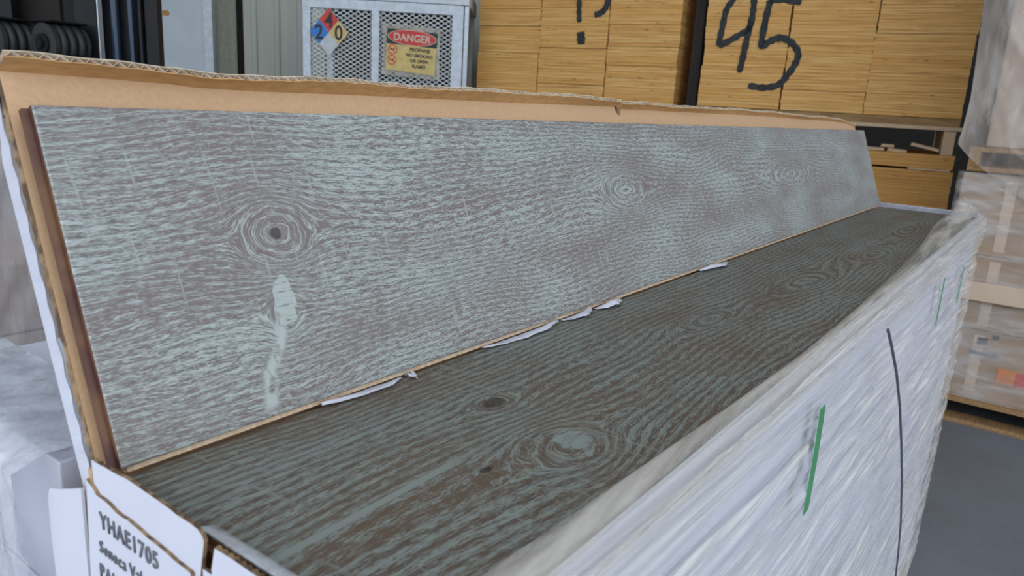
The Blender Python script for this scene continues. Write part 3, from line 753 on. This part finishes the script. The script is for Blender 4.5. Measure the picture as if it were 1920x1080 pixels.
def mesh_panel(nm, x0, x1, z0, z1, y, along='x', pw=.046, ph=.028, t=.0030, mat='wire'):
    m = MB(); sl = ph/pw; k0 = int((z1-z0)/ph)+2; k1 = int((x1-x0)/pw)+2
    for sgn in (1, -1):
        for k in range(-k0-k1, k0+k1):
            c = z0+k*ph                       # line z = c + sgn*sl*(x-x0)
            xa, xb = x0, x1
            za, zb = c, c+sgn*sl*(x1-x0)
            lo_, hi_ = z0, z1
            pts = []
            ta, tb = 0.0, 1.0; dz = zb-za
            t0, t1_ = (lo_-za)/dz, (hi_-za)/dz
            if t0 > t1_: t0, t1_ = t1_, t0
            ta, tb = max(ta, t0), min(tb, t1_)
            if tb-ta < .02: continue
            A = (xa+(xb-xa)*ta, za+dz*ta); Bq = (xa+(xb-xa)*tb, za+dz*tb)
            dy = .0012*sgn
            v = []
            for (px, pz) in (A, Bq):
                for q in (-1, 1):
                    for yy in (-.001, .001):
                        v.append((px, y+dy+yy, pz+q*t) if along == 'x' else (y+dy+yy, px, pz+q*t))
            m.add(v, [(0, 1, 5, 4), (1, 3, 7, 5), (3, 2, 6, 7), (2, 0, 4, 6), (0, 2, 3, 1), (4, 5, 7, 6)])
    o = m.build(nm, M[mat], cage, local=True, normals=False); o['kind'] = 'stuff'; return o
zl, zh = FLOOR+.09-FLOOR, .715-FLOOR
mesh_panel('mesh_panel', -1.375+.92, -.985+.92, zl, zh, .0)
mesh_panel('mesh_panel', -.937+.92, -.475+.92, zl, zh, .0)
mesh_panel('side_mesh', .03, CD, zl, zh, -.405+.92, 'y')
cbox('dark_backing', -1.40, -.385, CD-.02, CD-.005, FLOOR+.03, .776, 'darkwall')  # dark sheet added so the inside of the cage looks dim
for k, (a_, b_) in enumerate(((-1.22, .30), (-.92, .36), (-.63, .30))):
    x, y = G(a_, CB+b_)[:2]
    t = thing('propane_cylinder', ('blue-grey propane cylinder behind the mesh under the hazard diamond', 'blue-grey propane cylinder behind the middle cage post', 'blue-grey propane cylinder behind the mesh under the danger sign')[k], 'gas cylinder', (x, y, FLOOR+.03), 0, 'propane cylinders in the cage')
    m = MB(); prof = [(.13, 0), (.145, .04), (.145, 1.08), (.12, 1.17), (.06, 1.21), (.03, 1.22)]
    for (r0, za), (r1, zb) in zip(prof[:-1], prof[1:]): m.cyl((0, 0, za), (0, 0, zb), r0, 20, r1=r1)
    m.build('tank_body', M['tank'], t, local=True)
    m = MB()
    for q in range(10):
        if q in (0, 5): continue
        a0 = 2*math.pi*q/10; m.box(.085, .092, -.03, .03, 1.19, 1.32, T=Matrix.Rotation(a0, 4, 'Z'))
    m.build('collar', M['tank'], t, local=True)
    MB().cyl((0, 0, 1.2), (0, 0, 1.28), .025, 10).build('valve', M['galv'], t, local=True)
# hazard diamond
a_, z_ = ab(616.5, 60, CB-.03); dx = .124; dz = .146
di = thing('hazard_diamond_sign', 'four-colour hazard diamond sign numbered 4, 2 and 0, hung on the cage mesh', 'sign', G(a_, CB-.026, z_), RZ)
def dq(nm, cx, cz, mat):
    e = .985
    return MB().prism([(cx*dx-dx*.5*e, cz*dz), (cx*dx, cz*dz-dz*.5*e), (cx*dx+dx*.5*e, cz*dz), (cx*dx, cz*dz+dz*.5*e)], 1, -.002, 0).build(nm, M[mat], di, local=True)
MB().prism([(-dx, 0), (0, -dz), (dx, 0), (0, dz)], 1, 0, .003).build('backing_plate', M['swhite'], di, local=True)
VT = Matrix(((1, 0, 0, 0), (0, 0, -1, -.003), (0, 1, 0, 0), (0, 0, 0, 1)))
for nm, cx, cz, mat, ch in (('red_field', 0, .5, 'red', '4'), ('blue_field', -.5, 0, 'blue', '2'), ('yellow_field', .5, 0, 'yellow', '0'), ('white_field', 0, -.5, 'swhite', '')):
    dq(nm, cx, cz, mat)
    if ch: text('numeral', ch, .125, M['black'], di, Matrix.Translation((cx*dx, 0, cz*dz-.044)) @ VT, .0025, 'CENTER', squeeze=.85)
# danger sign in its curled pouch
a0, z0 = ab(771, 97, CB-.03)
ds = thing('danger_sign', 'laminated red, black and tan danger sign about propane, hung on the cage mesh', 'sign', G(a0, CB-.024, z0), RZ)
SWd, SHh = .168, .138
pu = np.zeros((12, 10, 3))
for i in range(12):
    for j in range(10):
        s_, t = i/11*2-1, j/9*2-1
        pu[i, j] = ((SWd+.014)*s_*(1+.03*t*t*abs(s_)), -.003-.008*abs(s_*t)**3-.003*t*t, (SHh+.02)*t-.012*s_*.8)
MB().grid(pu).build('laminate_pouch', M['lam'], ds, local=True, smooth=True, normals=False)
TS = Matrix.Rotation(math.radians(3), 4, 'Y')
def dpoly(nm, poly, y0, y1, mat):
    m = MB().prism(poly, 1, y0, y1); m.v = [tuple(TS @ Vector(p)) for p in m.v]
    return m.build(nm, M[mat], ds, local=True)
dpoly('tan_field', [(-SWd*.93, -SHh*.9), (SWd*.95, -SHh*.95), (SWd*.95, .035), (-SWd*.95, .035)], -.0075, -.007, 'yellow')
dpoly('black_field', [(-SWd*.95, .035), (SWd*.95, .035), (SWd*.95, SHh*.92), (-SWd*.95, SHh*.92)], -.0075, -.007, 'black')
ell = lambda rx, rz, cx, cz, n=36: [(cx+rx*math.cos(2*math.pi*k/n), cz+rz*math.sin(2*math.pi*k/n)) for k in range(n)]
dpoly('oval_rim', ell(.155, .048, 0, .083), -.0082, -.0076, 'cream')
dpoly('red_oval', ell(.150, .0445, 0, .083), -.0090, -.0083, 'red')
def dtext(body, x, z, size, mat, bold=.001, align='CENTER', sq=1.0):
    text('lettering', body, size, M[mat], ds, TS @ Matrix.Translation((x, -.0072, z)) @ VT, bold, align, squeeze=sq)
dtext('DANGER', 0, .061, .062, 'cream', .0015, sq=.95)
for i, l in enumerate(('PROPANE', 'NO SMOKING', 'OR OPEN', 'FLAMES')):
    dtext(l, .055, .002-.033*i, .033 if i == 0 else .029, 'black', .0006, sq=.92)
for cz in (.002, -.062):
    m = MB(); n = 28
    for ro, ri in ((.031, .025),):
        v = []; f = []
        for k in range(n):
            t = 2*math.pi*k/n
            for rr_ in (ro, ri):
                for yy in (-.0085, -.0076): v.append((-.120+rr_*math.cos(t), yy, cz+rr_*math.sin(t)))
        for k in range(n):
            a4, b4 = 4*k, 4*((k+1) % n)
            for p, q in ((0, 1), (1, 3), (3, 2), (2, 0)): f.append((a4+p, a4+q, b4+q, b4+p))
        m.add(v, f)
    m.box(-.027, .027, -.0085, -.0076, -.003, .003, T=Matrix.Translation((-.120, 0, cz)) @ Matrix.Rotation(math.radians(40), 4, 'Y'))
    m.v = [tuple(TS @ Vector(p)) for p in m.v]; m.build('prohibition_ring', M['red'], ds, local=True)
    m = MB().box(-.138, -.108, -.0080, -.0077, cz-.003, cz+.003).box(-.112, -.106, -.0080, -.0077, cz, cz+.013)
    m.v = [tuple(TS @ Vector(p)) for p in m.v]; m.build('cigarette_mark' if cz > 0 else 'flame_mark', M['black'], ds, local=True)

# ------------------------------------------------------------------ forklift mast at the left
FB = 2.2
fk = thing('forklift_mast', 'black forklift mast with hose pulleys and sky-tinted rods behind the lid corner', 'forklift', G(-1.22, FB, FLOOR), RZ)
def fbox(nm, u0, u1, y0, y1, z0, z1, mat):
    a0 = ab(u0, 60, FB+y0)[0]; a1 = ab(u1, 60, FB+y0)[0]
    return MB().box(a0+1.22, a1+1.22, y0, y1, z0-FLOOR, z1-FLOOR).build(nm, M[mat], fk, local=True, bevel=.002)
fbox('carriage_plate', 26, 116, .16, .18, FLOOR, 1.2, 'mastbrown')
fbox('side_plate', -160, 26, .10, .13, FLOOR, 1.2, 'mast')
fbox('mast_rail', 141, 183, .0, .03, FLOOR, 1.3, 'mast')
fbox('rail_edge', 183.5, 186.2, -.004, .02, FLOOR, 1.3, 'bright')
fbox('mast_web', 184, 296, .04, .05, FLOOR, 1.3, 'mast')
fbox('mast_rail', 260, 266, .0, .04, FLOOR, 1.3, 'mast')
fbox('mast_rail', 272, 297, .01, .04, FLOOR, 1.3, 'mast')
for u, r in ((217, .011), (247, .009)):
    a_ = ab(u, 60, FB+.02)[0]+1.22
    MB().cyl((a_, .02, 0), (a_, .02, 2.3), r, 16).build('lift_rod', M['mastblue'], fk, local=True, smooth=False)
fbox('cross_member', 20, 300, .11, .15, -.2, -.1, 'mast')
def pulley(u, vt, vb, half):
    a0, zt = ab(u, vt, FB-.06); zb = ab(u, vb, FB-.06)[1]; R_ = (zt-zb)*.52; cz = zt-R_-FLOOR
    PT_ = Matrix.Translation((a0+1.22, -.06, cz)) @ Matrix.Rotation(math.radians(64), 4, 'Z')    # axle turned so the near disc faces the aisle
    def fin(m, nm, mat, par, **k):
        m.v = [tuple(PT_ @ Vector(p)) for p in m.v]; return m.build(nm, M[mat], par, local=True, **k)
    p = fin(MB().cyl((-half, 0, 0), (-half+.012, 0, 0), R_, 32).cyl((half-.010, 0, 0), (half, 0, 0), R_, 32).cyl((-half+.01, 0, 0), (half-.005, 0, 0), R_*.78, 28), 'hose_pulley', 'rubber', fk)
    for q in (-.45, .05, .55):
        pts = [(q*half, R_*.86*math.cos(t), R_*.86*math.sin(t)) for t in [math.radians(-30+240*k/40) for k in range(41)]]
        fin(MB().tube(pts, half*.21, 8), 'hose', 'rubber', p, smooth=True)
    fin(MB().cyl((-half-.006, 0, 0), (-half, 0, 0), R_*.5, 24).cyl((-half-.014, 0, 0), (-half-.005, 0, 0), R_*.26, 6), 'hub_bolt', 'mast', p)
    fin(MB().box(-half*1.1, half*1.15, -R_*.7, R_*.9, R_*1.04, R_*1.14).box(-half*.2, half*1.1, R_*.9, R_*1.8, -.03, R_*1.14), 'pulley_guard', 'mast', fk, bevel=.002)
pulley(16, 40, 116, .05); pulley(112, 46, 120, .05)

# ------------------------------------------------------------------ wrapped goods at the right
GX, GY0, GY1 = 3.5, -1.15, -.005
add_pallet('pallet', 'wooden pallet on the floor under the brown wrapped goods at right', GX-.03, GX+1.1, GY0, GY1+.0, FLOOR, FLOOR+.115, 'x', 8)
zc = FLOOR+.115; rows = [(zc, zc+.30), (zc+.302, zc+.62), (zc+.622, .02)]
for k, (za, zb) in enumerate(rows):
    for i in range(1):
        y1 = GY1-.01; y0 = GY0+.005
        t = thing('shipping_carton', '%s brown carton in the wrapped goods at the right edge' % ('lowest', 'middle', 'uppermost')[k], 'carton', (GX+.3, (y0+y1)/2, za), group='cartons in the wrapped goods')
        if k == 0 and i == 0: t['label'] = 'brown carton with orange, red and blue print low in the wrapped goods'; del t['group']
        MB().box(GX+.02, GX+.7, y0, y1, za, zb).build('carton_body', M['carton'], t, bevel=.004)
        MB().box(GX+.0185, GX+.0202, y1-.20, y1-.16, za+.02, zb-.02).build('tape_strip', M['tape'], t)
        if k == 0 and i == 0:
            def pr(nm, u0, v0, u1, v1, mat, dxx=0):
                p = pix(u0, v0, (GX+.018, 0), (1, 0)); q = pix(u1, v1, (GX+.018, 0), (1, 0))
                MB().box(GX+.0165-dxx, GX+.0202, max(q[1], y0+.004), p[1], max(q[2], za+.005), p[2]).build(nm, M[mat], t)
            pr('orange_print', 1872, 690, 1905, 725, 'orange'); pr('red_print', 1905, 700, 1935, 735, 'redprint', .0005)
            pr('orange_print', 1768, 625, 1778, 648, 'orange')
            pr('blue_print', 1818, 655, 1868, 672, 'blueprint'); pr('dark_print', 1834, 632, 1850, 648, 'black'); pr('dark_print', 1862, 628, 1873, 638, 'black')
p0 = pix(1785, 521, (GX-.02, 0), (1, 0)); p1 = pix(1785, 556, (GX-.02, 0), (1, 0))
bd = thing('packing_band', 'pale tan band stretched level round the brown wrapped goods', 'band', (GX-.02, -.5, p1[2]))
MB().box(GX-.026, GX-.016, GY0-.02, GY1+.006, p1[2], p0[2]).build('band_front', M['tape'], bd, bevel=.003)
MB().box(GX-.016, GX+.7, GY1+.002, GY1+.006, p1[2], p0[2]).build('band_side', M['tape'], bd)
ny, nz_ = 120, 120
su, tv = np.meshgrid(np.linspace(0, 1.6, ny), np.linspace(0, 1.0, nz_), indexing='ij')
cr = ridges(su, tv, 61, 20, (.03, .25), 2.5, .7, .028)+ridges(su, tv, 62, 14, (.02, .12), 5, -.3, .014)
P3 = np.zeros(su.shape+(3,))
P3[..., 0] = np.where(su < .35, GX+.40-su*1.12, GX+.002)-np.where(su < .35, 0, cr*.5)
P3[..., 1] = np.where(su < .35, GY1+.004+cr*.3, GY1+.004-(su-.35)*.92)
P3[..., 2] = .028-tv*.985
tag(MB().grid(P3).build('stretch_wrap', M['film_far'], smooth=True, normals=False), 'clear stretch film over the brown cartons at the right edge', 'plastic wrap')
# upper bundle, on a pallet of its own, in a loose plastic drape
add_pallet('pallet', 'small wooden pallet between the brown wrapped goods and the draped bundle', GX+.05, GX+.70, GY0, GY1-.015, .03, .13, 'x', 5)
bu = thing('draped_bundle', 'tall pale bundle in loose milky plastic at the top right', 'bundle', (GX+.35, -.55, .13))
for i in range(2):
    MB().box(GX+.06, GX+.66, GY1-.06-.54*(i+1), GY1-.065-.54*i, .131, 1.35).build('pale_pack', M['carton2'], bu, bevel=.01)
zs_ = np.linspace(1.4, -.12, 90); ks = np.linspace(0, 1, 110)
D3 = np.zeros((110, 90, 3))
vz = [1.4, .71, .33, .20, .14, .10, .06, -.02, -.12]; vy = [.06, .032, .012, .018, .028, -.01, -.055, -.17, -.33]
ye = np.interp(zs_[::-1], vz[::-1], vy[::-1])[::-1]
KK, ZZ = np.meshgrid(ks, zs_, indexing='ij'); cr = ridges(ZZ, KK, 71, 22, (.05, .5), 3, .25, .075)
for i in range(110):
    for j in range(90):
        k = ks[i]
        if k < .2: D3[i, j] = (GX+.66-(.66+.02)*(k/.2)**.8, ye[j]-.012*(1-k/.2)+.15*cr[i, j]*0, zs_[j])
        else: D3[i, j] = (GX-.02-cr[i, j]*.8*min(1, (k-.2)*8)+.02*math.cos((k-.2)*9), ye[j]-(k-.2)/.8*1.15, zs_[j])
MB().grid(D3).build('plastic_drape', M['film_drape'], bu, smooth=True, normals=False)
